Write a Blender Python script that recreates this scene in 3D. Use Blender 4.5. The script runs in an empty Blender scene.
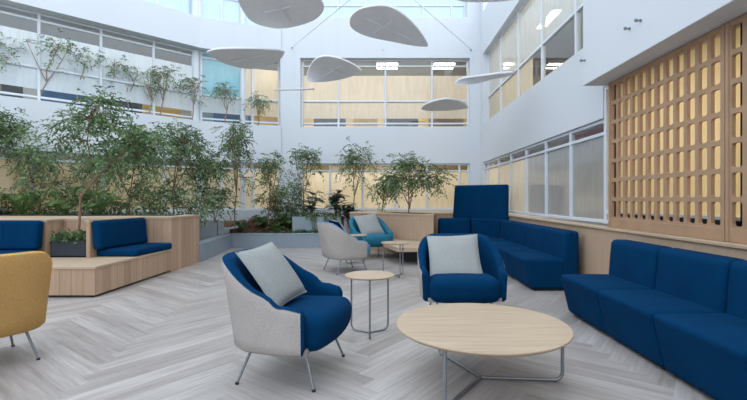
import bpy, math, random
from mathutils import Vector, Matrix, noise
R = math.radians
PI = math.pi
rnd = random.Random(11)
scene = bpy.context.scene
COL = scene.collection
F, CX, CY, CH = 430.0, 384.0, 199.0, 1.15

def at(px, py, Y):
    """point of the place seen at a picture position, Y metres in front of the lens"""
    return Vector(((px - CX) * Y / F, Y, CH - (py - CY) * Y / F))

def ray_plane(px, py, p0, n):
    d = Vector(((px - CX) / F, 1.0, -(py - CY) / F))
    o = Vector((0, 0, CH))
    t = (p0 - o).dot(n) / d.dot(n)
    return o + d * t

# ------------------------------------------------------------------ mesh builder
class MB:
    def __init__(s):
        s.v = []; s.f = []; s.tone = []; s.uv = []
    def face(s, pts, tone=0.5, uv=None):
        b = len(s.v); s.v += [tuple(p) for p in pts]
        s.f.append(tuple(range(b, b + len(pts)))); s.tone.append(tone); s.uv.append(uv)
    def raw(s, verts, faces, tone=0.5):
        b = len(s.v); s.v += [tuple(p) for p in verts]
        for f in faces:
            s.f.append(tuple(i + b for i in f)); s.tone.append(tone); s.uv.append(None)
    def box(s, x0, x1, y0, y1, z0, z1, M=None):
        vs = [Vector(p) for p in ((x0,y0,z0),(x1,y0,z0),(x1,y1,z0),(x0,y1,z0),(x0,y0,z1),(x1,y0,z1),(x1,y1,z1),(x0,y1,z1))]
        if M: vs = [M @ p for p in vs]
        s.raw(vs, [(0,3,2,1),(4,5,6,7),(0,1,5,4),(1,2,6,5),(2,3,7,6),(3,0,4,7)])
    def prism(s, poly, z0, z1):
        n = len(poly)
        a = sum(poly[i][0]*poly[(i+1)%n][1]-poly[(i+1)%n][0]*poly[i][1] for i in range(n))
        if a < 0: poly = poly[::-1]
        vs = [(p[0],p[1],z0) for p in poly] + [(p[0],p[1],z1) for p in poly]
        fs = [tuple(range(n-1,-1,-1)), tuple(range(n,2*n))] + [(i,(i+1)%n,n+(i+1)%n,n+i) for i in range(n)]
        s.raw(vs, fs)
    def extrude(s, prof, a, b, fn):
        """profile of 2-D points swept from parameter a to b; fn(p, t) -> 3-D"""
        n = len(prof)
        vs = [fn(p, a) for p in prof] + [fn(p, b) for p in prof]
        s.raw(vs, [tuple(range(n-1,-1,-1)), tuple(range(n,2*n))] + [(i,(i+1)%n,n+(i+1)%n,n+i) for i in range(n)])
    def tube(s, pts, r, n=8, cap=True):
        pts = [Vector(p) for p in pts]
        rs = r if isinstance(r, (list, tuple)) else [r]*len(pts)
        rings = []; up = None
        for i, p in enumerate(pts):
            d = (pts[min(i+1,len(pts)-1)] - pts[max(i-1,0)])
            d = d.normalized() if d.length > 1e-9 else Vector((0,0,1))
            if up is None:
                up = Vector((1,0,0)) if abs(d.x) < .8 else Vector((0,1,0))
            x = (up - d*up.dot(d)).normalized(); y = d.cross(x); up = x
            rings.append([p + (x*math.cos(2*PI*k/n) + y*math.sin(2*PI*k/n))*rs[i] for k in range(n)])
        vs = [q for rg in rings for q in rg]; fs = []
        for i in range(len(pts)-1):
            for k in range(n):
                fs.append((i*n+k, i*n+(k+1)%n, (i+1)*n+(k+1)%n, (i+1)*n+k))
        if cap:
            fs.append(tuple(range(n-1,-1,-1))); m=(len(pts)-1)*n; fs.append(tuple(range(m,m+n)))
        s.raw(vs, fs)
    def lathe(s, prof, n=48, c=(0,0)):
        vs=[]; fs=[]; m=len(prof)
        for k in range(n):
            a=2*PI*k/n
            vs += [(c[0]+r*math.cos(a), c[1]+r*math.sin(a), z) for r,z in prof]
        for k in range(n):
            q=(k+1)%n
            for i in range(m-1):
                fs.append((k*m+i, q*m+i, q*m+i+1, k*m+i+1))
        fs.append(tuple(k*m for k in range(n-1,-1,-1))); fs.append(tuple(k*m+m-1 for k in range(n)))
        s.raw(vs, fs)
    def grid(s, rows, closed=False):
        m=len(rows[0]); vs=[p for r in rows for p in r]; fs=[]
        for i in range(len(rows)-1):
            for j in range(m if closed else m-1):
                fs.append((i*m+j, i*m+(j+1)%m, (i+1)*m+(j+1)%m, (i+1)*m+j))
        s.raw(vs, fs)
    def rbox(s, c, size, r, n=10, fn=None):
        """rounded block: cube faces subdivided and pulled onto a rounded box"""
        hx,hy,hz=[q/2 for q in size]; r=min(r,hx,hy,hz)
        idx={}; vs=[]; fs=[]
        def vert(i,j,k):
            key=(i,j,k)
            if key in idx: return idx[key]
            def crd(q,h):
                # cluster the samples at the rounded rims
                u=q/n
                e=min(.32, r/h*.5+.08)
                if u<.3: w=u/.3*e
                elif u>.7: w=1-(1-u)/.3*e
                else: w=e+(u-.3)/.4*(1-2*e)
                return (w*2-1)*h
            p=Vector((crd(i,hx),crd(j,hy),crd(k,hz)))
            inn=Vector((max(-hx+r,min(hx-r,p.x)),max(-hy+r,min(hy-r,p.y)),max(-hz+r,min(hz-r,p.z))))
            d=p-inn
            if d.length>1e-9: p=inn+d.normalized()*r if d.length>0 else p
            if fn: p=Vector(fn(p.x/hx,p.y/hy,p.z/hz,p))
            p=p+Vector(c); idx[key]=len(vs); vs.append(p); return idx[key]
        for a in range(n):
            for b in range(n):
                fs.append((vert(a,b,0),vert(a,b+1,0),vert(a+1,b+1,0),vert(a+1,b,0)))
                fs.append((vert(a,b,n),vert(a+1,b,n),vert(a+1,b+1,n),vert(a,b+1,n)))
                fs.append((vert(a,0,b),vert(a+1,0,b),vert(a+1,0,b+1),vert(a,0,b+1)))
                fs.append((vert(a,n,b),vert(a,n,b+1),vert(a+1,n,b+1),vert(a+1,n,b)))
                fs.append((vert(0,a,b),vert(0,a,b+1),vert(0,a+1,b+1),vert(0,a+1,b)))
                fs.append((vert(n,a,b),vert(n,a+1,b),vert(n,a+1,b+1),vert(n,a,b+1)))
        s.raw(vs,fs)
    def leaf(s, p, d, L, W, tone, up=None, fold=.25):
        """one folded leaf blade from p along d"""
        d=d.normalized(); u=up or Vector((rnd.uniform(-1,1),rnd.uniform(-1,1),rnd.uniform(.2,1)))
        x=d.cross(u)
        if x.length<1e-4: x=d.orthogonal()
        x.normalize(); nn=x.cross(d)
        m=p+d*L*.45
        b=len(s.v)
        s.v += [tuple(p), tuple(m+x*W*.5+nn*W*fold), tuple(p+d*L-nn*L*.12), tuple(m-x*W*.5+nn*W*fold)]
        s.f += [(b,b+1,b+2),(b,b+2,b+3)]; s.tone += [tone,tone]; s.uv += [None,None]
    def build(s, name, mat, parent=None, smooth=None, bevel=0, seg=2, subsurf=0, loc=None, kind=None):
        me=bpy.data.meshes.new(name); me.from_pydata(s.v,[],s.f); 
        at_=me.attributes.new('tone','FLOAT','FACE'); at_.data.foreach_set('value', s.tone)
        uvl=me.uv_layers.new(name='UVMap'); uvs=[]
        V=s.v
        for fi,f in enumerate(s.f):
            if s.uv[fi]:
                for q in s.uv[fi]: uvs += [q[0],q[1]]
                continue
            a,b,c=Vector(V[f[0]]),Vector(V[f[1]]),Vector(V[f[2]])
            nrm=(b-a).cross(c-b)
            if nrm.length<1e-12 and len(f)>3: nrm=(c-b).cross(Vector(V[f[3]])-c)
            nrm=nrm.normalized() if nrm.length>1e-12 else Vector((0,0,1))
            if abs(nrm.z)>.75:
                for i in f: uvs += [V[i][0],V[i][1]]
            else:
                t=Vector((-nrm.y,nrm.x,0)).normalized()
                for i in f: uvs += [V[i][0]*t.x+V[i][1]*t.y, V[i][2]]
        uvl.data.foreach_set('uv', uvs)
        me.materials.append(mat)
        me.validate(); me.update()
        o=bpy.data.objects.new(name,me); COL.objects.link(o)
        if parent: o.parent=parent
        if loc: o.location=loc
        if kind: o['kind']=kind
        if smooth:
            me.polygons.foreach_set('use_smooth',[True]*len(me.polygons))
            if smooth<180: me.set_sharp_from_angle(angle=R(smooth))
        if bevel:
            b=o.modifiers.new('bevel','BEVEL'); b.width=bevel; b.segments=seg; b.limit_method='ANGLE'; b.angle_limit=R(35)
        if subsurf:
            b=o.modifiers.new('sub','SUBSURF'); b.levels=subsurf; b.render_levels=subsurf
        return o

def tag(o,label,cat,group=None,kind=None):
    o['label']=label; o['category']=cat
    if group: o['group']=group
    if kind: o['kind']=kind
    return o
def thing(name,label,cat,loc=(0,0,0),rz=0,group=None,kind=None):
    o=bpy.data.objects.new(name,None); COL.objects.link(o); o.empty_display_size=.05
    o.location=loc; o.rotation_euler=(0,0,rz)
    return tag(o,label,cat,group,kind)
def copy_tree(o,parent=None,loc=None,rz=None,label=None):
    c=o.copy(); COL.objects.link(c)
    if parent: c.parent=parent
    if loc is not None: c.location=loc
    if rz is not None: c.rotation_euler=(0,0,rz)
    if label: c['label']=label
    for ch in list(o.children): copy_tree(ch,c)
    return c
def struct(name):
    o=bpy.data.objects.new(name,None); COL.objects.link(o); o['kind']='structure'; return o

# ------------------------------------------------------------------ materials
class NT:
    def __init__(s,name):
        s.m=bpy.data.materials.new(name); s.m.use_nodes=True; s.t=s.m.node_tree; s.t.nodes.clear()
        s.out=s.n('ShaderNodeOutputMaterial')
    def n(s,t,**k):
        x=s.t.nodes.new(t)
        for a,b in k.items(): setattr(x,a,b)
        return x
    def l(s,a,b): s.t.links.new(a,b)
    def math(s,op,a,b=None):
        x=s.n('ShaderNodeMath',operation=op)
        for i,q in enumerate((a,b)):
            if q is None: continue
            if isinstance(q,(int,float)): x.inputs[i].default_value=q
            else: s.l(q,x.inputs[i])
        return x.outputs[0]
    def ramp(s,fac,stops):
        r=s.n('ShaderNodeValToRGB'); e=r.color_ramp.elements
        while len(e)<len(stops): e.new(.5)
        for i,(p,c) in enumerate(stops): e[i].position=p; e[i].color=(*c,1)
        s.l(fac,r.inputs[0]); return r.outputs[0]
    def noise(s,vec,scale,detail=2,rough=.5):
        x=s.n('ShaderNodeTexNoise'); x.inputs['Scale'].default_value=scale; x.inputs['Detail'].default_value=detail
        x.inputs['Roughness'].default_value=rough
        if vec is not None: s.l(vec,x.inputs['Vector'])
        return x.outputs[0]
    def mapping(s,vec,scale):
        x=s.n('ShaderNodeMapping'); x.inputs['Scale'].default_value=scale; s.l(vec,x.inputs['Vector']); return x.outputs[0]
    def coord(s,w): return s.n('ShaderNodeTexCoord').outputs[w]
    def bsdf(s,col,rough=.6,metal=0,spec=.5,bump=None,bs=.2,bd=.01):
        b=s.n('ShaderNodeBsdfPrincipled'); b.inputs['Roughness'].default_value=rough; b.inputs['Metallic'].default_value=metal
        b.inputs['Specular IOR Level'].default_value=spec
        if isinstance(col,tuple): b.inputs['Base Color'].default_value=(*col,1)
        else: s.l(col,b.inputs['Base Color'])
        if bump is not None:
            q=s.n('ShaderNodeBump'); q.inputs['Strength'].default_value=bs; q.inputs['Distance'].default_value=bd
            s.l(bump,q.inputs['Height']); s.l(q.outputs[0],b.inputs['Normal'])
        return b
    def done(s,sh): s.l(sh.outputs[0],s.out.inputs[0]); return s.m
def srgb(r,g,b):
    f=lambda c:(c/255/12.92) if c/255<=.04045 else ((c/255+.055)/1.055)**2.4
    return (f(r),f(g),f(b))
def mul(c,k): return tuple(min(1,q*k) for q in c)

def m_plain(name,c,rough=.6,metal=0,spec=.5,var=.06,scale=3):
    t=NT(name); n=t.noise(t.coord('Object'),scale,3)
    col=t.ramp(n,[(.3,mul(c,1-var)),(.7,mul(c,1+var))])
    return t.done(t.bsdf(col,rough,metal,spec))
def m_fabric(name,c,var=.25,scale=260,bs=.35,rough=.95):
    t=NT(name); o=t.coord('Object')
    n=t.noise(o,scale,2,.7); big=t.noise(o,4,2)
    f=t.math('ADD',t.math('MULTIPLY',n,.75),t.math('MULTIPLY',big,.25))
    col=t.ramp(f,[(.32,mul(c,1-var)),(.68,mul(c,1+var))])
    b=t.bsdf(col,rough,0,.06,n,bs,.004)
    b.inputs['Sheen Weight'].default_value=.0; b.inputs['Sheen Roughness'].default_value=.5
    return t.done(b)
def m_wood(name,c1,c2,board=None,horizontal=False,rough=.55,contrast=1):
    t=NT(name); uv=t.coord('UV')
    sp=t.n('ShaderNodeSeparateXYZ'); t.l(uv,sp.inputs[0])
    u,v=(sp.outputs[1],sp.outputs[0]) if horizontal else (sp.outputs[0],sp.outputs[1])
    cb=t.n('ShaderNodeCombineXYZ'); 
    if board:
        fl=t.math('FLOOR',t.math('DIVIDE',u,board))
        wn=t.n('ShaderNodeTexWhiteNoise',noise_dimensions='1D'); t.l(fl,wn.inputs['W']); rv=wn.outputs['Value']
    else: rv=None
    t.l(u,cb.inputs[0]); t.l(v,cb.inputs[1])
    if rv is not None: t.l(t.math('MULTIPLY',rv,9.0),cb.inputs[2])
    g=t.noise(t.mapping(cb.outputs[0],(30,1.6,1)),1.0,5,.6)
    fine=t.noise(t.mapping(cb.outputs[0],(160,4,1)),1.0,2,.5)
    f=t.math('ADD',t.math('MULTIPLY',g,.7*contrast),t.math('MULTIPLY',fine,.3*contrast))
    f=t.math('ADD',f,.5*(1-contrast))
    if rv is not None:
        f=t.math('ADD',f,t.math('MULTIPLY',t.math('SUBTRACT',rv,.5),.28))
    col=t.ramp(f,[(.25,c2),(.72,c1)])
    if board:
        fr=t.math('FRACT',t.math('DIVIDE',u,board))
        gap=t.math('LESS_THAN',fr,.035)
        mx=t.n('ShaderNodeMix',data_type='RGBA'); t.l(gap,mx.inputs[0]); t.l(col,mx.inputs[6]); mx.inputs[7].default_value=(*mul(c2,.55),1)
        col=mx.outputs[2]
    return t.done(t.bsdf(col,rough,0,.35,fine,.08,.003))
def m_floor():
    t=NT('herringbone_floor'); uv=t.coord('UV')
    g=t.noise(t.mapping(uv,(2.2,34,1)),1.0,5,.6)
    br=t.noise(t.mapping(uv,(1.1,9,1)),1.0,3,.5)
    a=t.n('ShaderNodeAttribute',attribute_name='tone')
    f=t.math('ADD',t.math('MULTIPLY',g,.5),t.math('MULTIPLY',br,.36))
    f=t.math('ADD',f,t.math('MULTIPLY',a.outputs['Fac'],.16))
    col=t.ramp(f,[(.3,srgb(134,125,120)),(.5,srgb(162,155,152)),(.7,srgb(190,185,182))])
    b=t.bsdf(col,.36,0,.45,g,.06,.003)
    return t.done(b)
def m_leaf(name,dark,light,trans=.25,rough=.45):
    t=NT(name); a=t.n('ShaderNodeAttribute',attribute_name='tone')
    col=t.ramp(a.outputs['Fac'],[(0,dark),(1,light)])
    b=t.bsdf(col,rough,0,.4)
    tr=t.n('ShaderNodeBsdfTranslucent'); t.l(col,tr.inputs[0])
    mx=t.n('ShaderNodeMixShader'); mx.inputs[0].default_value=trans
    t.l(b.outputs[0],mx.inputs[1]); t.l(tr.outputs[0],mx.inputs[2])
    return t.done(mx)
def m_glass(name,c=(.93,.96,.98),refl=.08):
    t=NT(name); tr=t.n('ShaderNodeBsdfTransparent'); tr.inputs[0].default_value=(*c,1)
    g=t.n('ShaderNodeBsdfGlossy'); g.inputs['Roughness'].default_value=.03
    lw=t.n('ShaderNodeLayerWeight'); lw.inputs[0].default_value=.35
    f=t.math('ADD',t.math('MULTIPLY',lw.outputs['Fresnel'],.5),refl)
    mx=t.n('ShaderNodeMixShader'); t.l(f,mx.inputs[0]); t.l(tr.outputs[0],mx.inputs[1]); t.l(g.outputs[0],mx.inputs[2])
    return t.done(mx)
def m_frost(name,c,tint=None,trans=.62,clear=.0,refl=.06):
    """frosted film: scatters the lamps of the room behind it and the daylight in front"""
    t=NT(name)
    n=t.noise(t.mapping(t.coord('Object'),(14,14,2.2)),1.0,4,.65)
    col=t.ramp(n,[(.3,mul(c,.86)),(.7,mul(c,1.0))])
    d=t.n('ShaderNodeBsdfDiffuse'); t.l(col,d.inputs[0])
    tr=t.n('ShaderNodeBsdfTranslucent'); t.l(col,tr.inputs[0])
    m1=t.n('ShaderNodeMixShader'); m1.inputs[0].default_value=trans; t.l(d.outputs[0],m1.inputs[1]); t.l(tr.outputs[0],m1.inputs[2])
    x=m1
    if clear:
        tp=t.n('ShaderNodeBsdfTransparent'); m3=t.n('ShaderNodeMixShader'); m3.inputs[0].default_value=clear
        t.l(m1.outputs[0],m3.inputs[1]); t.l(tp.outputs[0],m3.inputs[2]); x=m3
    g=t.n('ShaderNodeBsdfGlossy'); g.inputs['Roughness'].default_value=.08
    lw=t.n('ShaderNodeLayerWeight'); lw.inputs[0].default_value=.3
    m2=t.n('ShaderNodeMixShader'); t.l(t.math('ADD',t.math('MULTIPLY',lw.outputs['Fresnel'],.5),refl),m2.inputs[0])
    t.l(x.outputs[0],m2.inputs[1]); t.l(g.outputs[0],m2.inputs[2])
    return t.done(m2)
def m_emit(name,c,s):
    t=NT(name); e=t.n('ShaderNodeEmission'); e.inputs[0].default_value=(*c,1); e.inputs[1].default_value=s
    return t.done(e)

M_wall=m_plain('white_plaster',(.60,.63,.67),.85,var=.015,scale=.7)
M_frame=m_plain('white_metal',(.62,.66,.71),.45,var=.01)
M_floor=m_floor()
M_oak=m_wood('oak_boards',srgb(196,166,140),srgb(160,130,106),board=.14,contrast=.55)
M_oakplain=m_wood('oak_panel',srgb(192,166,142),srgb(160,134,112),contrast=.6)
M_oaktop=m_wood('oak_top',srgb(196,174,150),srgb(166,142,118),horizontal=True,contrast=.6)
M_table=m_wood('table_oak',srgb(196,176,152),srgb(152,130,108),horizontal=True,contrast=.9,rough=.4)
M_lattice=m_plain('lattice_oak',srgb(166,134,106),.55,var=.08,scale=5)
M_blue=m_fabric('royal_blue_wool',srgb(2,50,86),var=.3)
M_navy=m_fabric('dark_navy_wool',srgb(2,38,70),var=.3)
M_grey=m_fabric('light_grey_weave',srgb(168,161,156),var=.17,scale=150)
M_pillow=m_fabric('pale_grey_weave',srgb(150,153,152),var=.18,scale=150)
M_pnavy=m_fabric('ink_blue_weave',srgb(8,28,58),var=.3)
M_teal=m_fabric('teal_wool',srgb(46,110,136),var=.25)
M_tealdark=m_fabric('deep_teal_wool',srgb(30,104,140),var=.25)
M_skyblue=m_fabric('pale_blue_wool',srgb(96,134,162),var=.2)
M_must=m_fabric('mustard_wool',srgb(184,145,90),var=.22,scale=140)
M_plinth=m_plain('black_plinth',(.015,.016,.02),.6)
M_metal=m_plain('grey_powder_metal',srgb(140,142,145),.35,.6,var=.03)
M_disc=m_plain('grey_felt',srgb(226,228,232),.95,var=.03,scale=8)
M_discbar=m_plain('grey_bracket',srgb(222,225,230),.8)
M_concrete=m_plain('grey_planter_metal',srgb(138,150,160),.6,var=.03)
M_box=m_plain('pale_planter_metal',srgb(172,180,186),.6,var=.03)
M_pot=m_plain('charcoal_planter',srgb(38,44,54),.6,var=.1)
M_soil=m_plain('dark_soil',srgb(44,34,28),.95,var=.4,scale=40)
M_bark=m_plain('trunk_bark',srgb(132,100,84),.9,var=.25,scale=30)
M_barkpale=m_plain('pale_trunk_bark',srgb(150,128,112),.9,var=.25,scale=30)
M_leaf=m_leaf('ficus_leaf',srgb(36,66,38),srgb(146,172,120),.3)
M_leafpale=m_leaf('pale_ficus_leaf',srgb(66,92,62),srgb(170,190,150))
M_leafdark=m_leaf('dark_rubber_leaf',srgb(28,48,40),srgb(84,108,92),.08,.3)
M_fern=m_leaf('fern_leaf',srgb(40,76,44),srgb(122,156,88))
M_leafolive=m_leaf('olive_leaf',srgb(60,78,48),srgb(140,150,96))
M_glass=m_glass('clear_glass')
M_glassr=m_glass('reflective_glass',(.90,.95,.98),.2)
M_glassblue=m_glass('cyan_glass',(.35,.68,.82),.08)
M_frostw=m_frost('warm_frosted_film',(.86,.79,.66))
M_frostc=m_frost('cool_frosted_film',(.76,.85,.92),trans=.5)
M_frostgold=m_frost('golden_film',(.92,.82,.60))
M_frostup=m_frost('upper_film',(.80,.83,.82),trans=.5,clear=.12,refl=.2)
M_frosthaze=m_frost('hazy_frosted_film',(.72,.74,.74),trans=.45,clear=.3,refl=.1)
M_frostcyan=m_frost('cyan_film',(.30,.66,.80),trans=.45,refl=.08)
M_frostsky=m_frost('pale_blue_film',srgb(188,210,224),trans=.25,refl=.1)
M_cream=m_plain('cream_paint',srgb(236,206,140),.8,var=.03)
M_creamcool=m_plain('grey_paint',srgb(200,204,206),.8,var=.03)
M_ceilroom=m_plain('room_ceiling',srgb(184,194,200),.9,var=.03)
M_carpet=m_plain('room_carpet',srgb(96,98,104),.95,var=.1,scale=20)
M_red=m_plain('red_paint',srgb(176,20,34),.6)
M_bluepanel=m_fabric('blue_screen_felt',srgb(40,104,150))
M_yellow=m_plain('yellow_paint',srgb(226,186,96),.6)
M_black=m_plain('black_metal',(.012,.012,.014),.5)
M_lampw=m_emit('warm_lamp',(1,.84,.55),30)
M_lampc=m_emit('cool_lamp',(1,.97,.92),22)
M_lamps=m_emit('soft_warm_lamp',(1,.88,.68),18)
M_lampd=m_emit('dim_warm_lamp',(1,.82,.5),9)
M_steel=m_plain('steel',(.5,.5,.52),.3,.9)

# ------------------------------------------------------------------ camera, light
cam=bpy.data.cameras.new('camera'); co=bpy.data.objects.new('camera',cam); COL.objects.link(co)
co.location=(0,0,CH); co.rotation_euler=(R(90),0,0)
cam.sensor_width=36; cam.lens=36*F/747; cam.shift_x=-(CX-373.5)/747; cam.shift_y=(CY-200)/747
cam.clip_start=.05; cam.clip_end=200
scene.camera=co
w=bpy.data.worlds.new('sky'); scene.world=w; w.use_nodes=True
bg=w.node_tree.nodes['Background']; bg.inputs[0].default_value=(.82,.91,1.0,1); bg.inputs[1].default_value=1.75
vs=scene.view_settings; vs.view_transform='Standard'; vs.look='None'; vs.gamma=1; vs.use_curve_mapping=False; vs.exposure=0.52
scene.cycles.use_denoising=True
scene.cycles.max_bounces=8; scene.cycles.diffuse_bounces=4; scene.cycles.transparent_max_bounces=16; scene.cycles.transmission_bounces=6
scene.cycles.sample_clamp_indirect=6

# ------------------------------------------------------------------ floor
WX=2.65; YB=11.85
# left wall: straight at 45 degrees, then swinging round to the back wall
LW=[(-10.6,5.17),(-4.72,11.05),(-3.75,11.48),(-2.83,11.8)]
def make_floor():
    b=MB(); n=9; W=.14; ang=R(53)          # plank axis, from +X
    ca,sa=math.cos(ang),math.sin(ang)
    r=random.Random(3)
    def add(x0,y0,lx,ly):
        cx,cy=(x0+lx/2)*W,(y0+ly/2)*W
        X=cx*ca-cy*sa; Y=cx*sa+cy*ca
        X+=.3; Y+=.2
        if not(-11<X<2.55 and -4.9<Y<11.8): return
        pts=[]
        for (u,v) in ((x0,y0),(x0+lx,y0),(x0+lx,y0+ly),(x0,y0+ly)):
            px,py=u*W,v*W; pts.append((px*ca-py*sa+.3,px*sa+py*ca+.2,0))
        ox,oy=r.uniform(0,50),r.uniform(0,50)
        L,H=n*W,W
        if lx>ly: uv=[(ox,oy),(ox+L,oy),(ox+L,oy+H),(ox,oy+H)]
        else: uv=[(ox,oy),(ox,oy+H),(ox+L,oy+H),(ox+L,oy)]
        b.face(pts,r.random(),uv)
    for k in range(-120,150):
        for m in range(-12,12):
            add(k+2*n*m,k,n,1); add(k+2*n*m,k+1,1,n)
    b.box(-11.5,3,-5.2,12.2,-.12,-.004)
    return b.build('floor',M_floor,kind='structure')
make_floor()

# ------------------------------------------------------------------ walls
def band(b,path,z0,z1,off,thick):
    """a wall strip following a plan path (open), outer side to the left of travel"""
    n=len(path); nor=[]
    for i in range(n):
        d=Vector((0,0))
        if i>0: d+=(Vector(path[i])-Vector(path[i-1])).normalized()
        if i<n-1: d+=(Vector(path[i+1])-Vector(path[i])).normalized()
        d.normalize(); nor.append(Vector((-d.y,d.x)))
    for i in range(n-1):
        q=[]
        for j in (i,i+1):
            p=Vector(path[j]); q.append((p+nor[j]*off)); q.append(p+nor[j]*(off+thick))
        poly=[(q[0].x,q[0].y),(q[2].x,q[2].y),(q[3].x,q[3].y),(q[1].x,q[1].y)]
        b.prism(poly,z0,z1)
SILL,HEAD,S2,H2,S3,TOP=.85,2.13,3.16,5.04,6.15,8.2
b=MB()
for z0,z1 in ((0,SILL-.03),(2.5,S2),(H2,S3)): b.box(WX,WX+.3,-5,YB+.3,z0,z1)
b.box(WX,WX+.3,5.2,YB+.3,HEAD,2.5); b.box(WX,WX+.3,-5,1.6,HEAD,2.5)
for z0,z1 in ((SILL-.03,HEAD),(S2,H2),(S3,TOP)): b.box(WX,WX+.3,11.5,YB+.3,z0,z1); b.box(WX,WX+.3,-5,1.6,z0,z1)
b.build('wall_right',M_wall,kind='structure')
b=MB()
for z0,z1 in ((0,SILL),(HEAD,S2-.03),(H2,S3)): b.box(-2.9,WX,YB,YB+.3,z0,z1)
for z0,z1 in ((SILL,HEAD),(S2-.03,H2)): b.box(-2.86,-2.31,YB,YB+.3,z0,z1); b.box(2.37,WX,YB,YB+.3,z0,z1)
b.box(2.3,WX,YB,YB+.3,S3,TOP)
b.build('wall_back',M_wall,kind='structure')
b=MB()
for z0,z1 in ((0,SILL),(HEAD,S2),(H2,5.83)): band(b,LW,z0,z1,0,.7 if z0==H2 else .3)
band(b,LW,S2-.12,S2-.02,.3,.7)      # ledge the upper trees stand on
b.build('wall_left',M_wall,kind='structure')
b=MB(); b.box(-11.2,-10.6,-5,5.4,0,TOP); b.build('wall_far_left',M_wall,kind='structure')
b=MB(); b.box(-11,3,-5.3,-5,0,2.2); b.build('wall_front_unseen',M_wall,kind='structure')  # unseen, added behind the camera; kept low so sky light enters over it
# boxed-out bulkhead above the oak screen
b=MB(); b.box(2.34,WX+.02,-1.0,5.06,2.48,7.2); b.build('wall_bulkhead',M_wall,kind='structure',bevel=.006)

# rooms behind the windows: slabs and far walls
def slabs(z0,z1,mat,name):
    b=MB()
    b.box(WX+.02,6.6,-5,15.6,z0,z1)
    b.box(-3.2,WX+.02,YB+.02,15.6,z0,z1)
    b.prism([(LW[0][0]-.1,LW[0][1]+.12),(LW[1][0]-.05,LW[1][1]+.1),(LW[2][0],LW[2][1]+.1),(-2.9,YB+.05),(-3.2,YB+.1),(-3.2,15.6),(-5.2,15.6),(-13.4,8.2)],z0,z1)
    return b.build(name,mat,kind='structure')
slabs(-.1,-.01,M_carpet,'floor_office_ground')
slabs(2.62,2.80,M_ceilroom,'ceiling_office_ground')
slabs(2.81,2.98,M_carpet,'floor_office_upper')
slabs(5.45,5.65,M_ceilroom,'ceiling_office_upper')
def farwalls(z0,z1,mat,name):
    b=MB(); b.box(6.5,6.7,-5,15.7,z0,z1); b.box(-5.4,6.5,15.5,15.7,z0,z1)
    q=MB(); band(q,[(-13.4,8.1),(-5.2,15.6)],z0,z1,0,.2); q.box(6.42,6.49,5.2,11,z0,z1); q.box(WX+.12,6.42,5.22,5.28,z0,z1); q.build(name+'_grey',M_creamcool,kind='structure')  # last box: unseen partition added to keep the two rooms' lamplight apart
    b.box(WX+.3,6.5,1.3,1.5,z0,z1)
    b.prism([(-13.5,8.3),(-13.3,8.2),(-10.6,5.2),(-10.9,5.0)],z0,z1)
    b.build(name,mat,kind='structure')
farwalls(-.1,2.62,M_cream,'wall_office_ground')
farwalls(2.98,5.45,M_cream,'wall_office_upper')

# ------------------------------------------------------------------ windows
nwin=[0]
def window(p0,p1,z0,z1,mull,rails,panes,off,depth=.07,mw=.05,framemat=None):
    """window in a wall from p0 to p1 (plan); outside is to the left of travel. mull: distances; rails: heights;
    panes: list of (z0,z1,material[,d0,d1])"""
    nwin[0]+=1
    root=struct('window_%d'%nwin[0])
    p0=Vector(p0); p1=Vector(p1); d=(p1-p0); L=d.length; d.normalize(); n=Vector((-d.y,d.x))
    base=p0+n*off; root.location=(base.x,base.y,0); root.rotation_euler=(0,0,math.atan2(d.y,d.x))
    b=MB()
    for m in [mw/2]+list(mull)+[L-mw/2]: b.box(m-mw/2,m+mw/2,0,depth,z0,z1)
    for r_ in [z0+mw/2]+list(rails)+[z1-mw/2]: b.box(0,L,.004,depth-.004,r_-mw*.42,r_+mw*.42)
    b.build('window_frame',framemat or M_frame,root,bevel=.004,seg=1)
    by={}
    for p in panes: by.setdefault(p[2].name,[p[2],[]])[1].append(p)
    for k,(mt,ps) in by.items():
        b=MB()
        for p in ps:
            a,c=(p[3],p[4]) if len(p)>3 else (0,L)
            y=depth*.5
            b.face([(a,y,p[0]),(c,y,p[0]),(c,y,p[1]),(a,y,p[1])])
        b.build('frosted_pane' if 'film' in k else 'clear_pane',mt,root)
    return root
Rr=lambda y0,y1:((WX,y0),(WX,y1))
# travelling +Y along the right wall the outside is to the right, so travel backwards
def right_window(y0,y1,z0,z1,ms,rails,panes,off):
    L=y1-y0
    return window((WX,y1),(WX,y0),z0,z1,[y1-m for m in ms],rails,panes,off)
# ground floor, right wall
ys=[5.24,6.2,7.15,8.14,9.13,10.12,11.1]
right_window(5.2,11.5,SILL,HEAD,ys[1:],[1.95],[(1.95,HEAD,M_glass),(SILL,1.95,M_frosthaze,3.4,6.3),(SILL,1.95,M_frostw,0,3.4)],.03)
# behind the oak screen
right_window(1.6,5.2,SILL,2.5,[3.05],[.99],[(.99,2.5,M_frostgold)],.01)
# upper floor, right wall
ys=[3.6,4.95,6.23,7.57,8.9,10.25]
right_window(1.6,11.5,S2,H2,ys,[3.87],[(S2,3.87,M_glassr,3.4,9.9),(S2,3.87,M_frostw,0,3.4),(3.87,H2,M_frostup)],.12)  # far lower panes: warm film stands in for room light through clear glass
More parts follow.
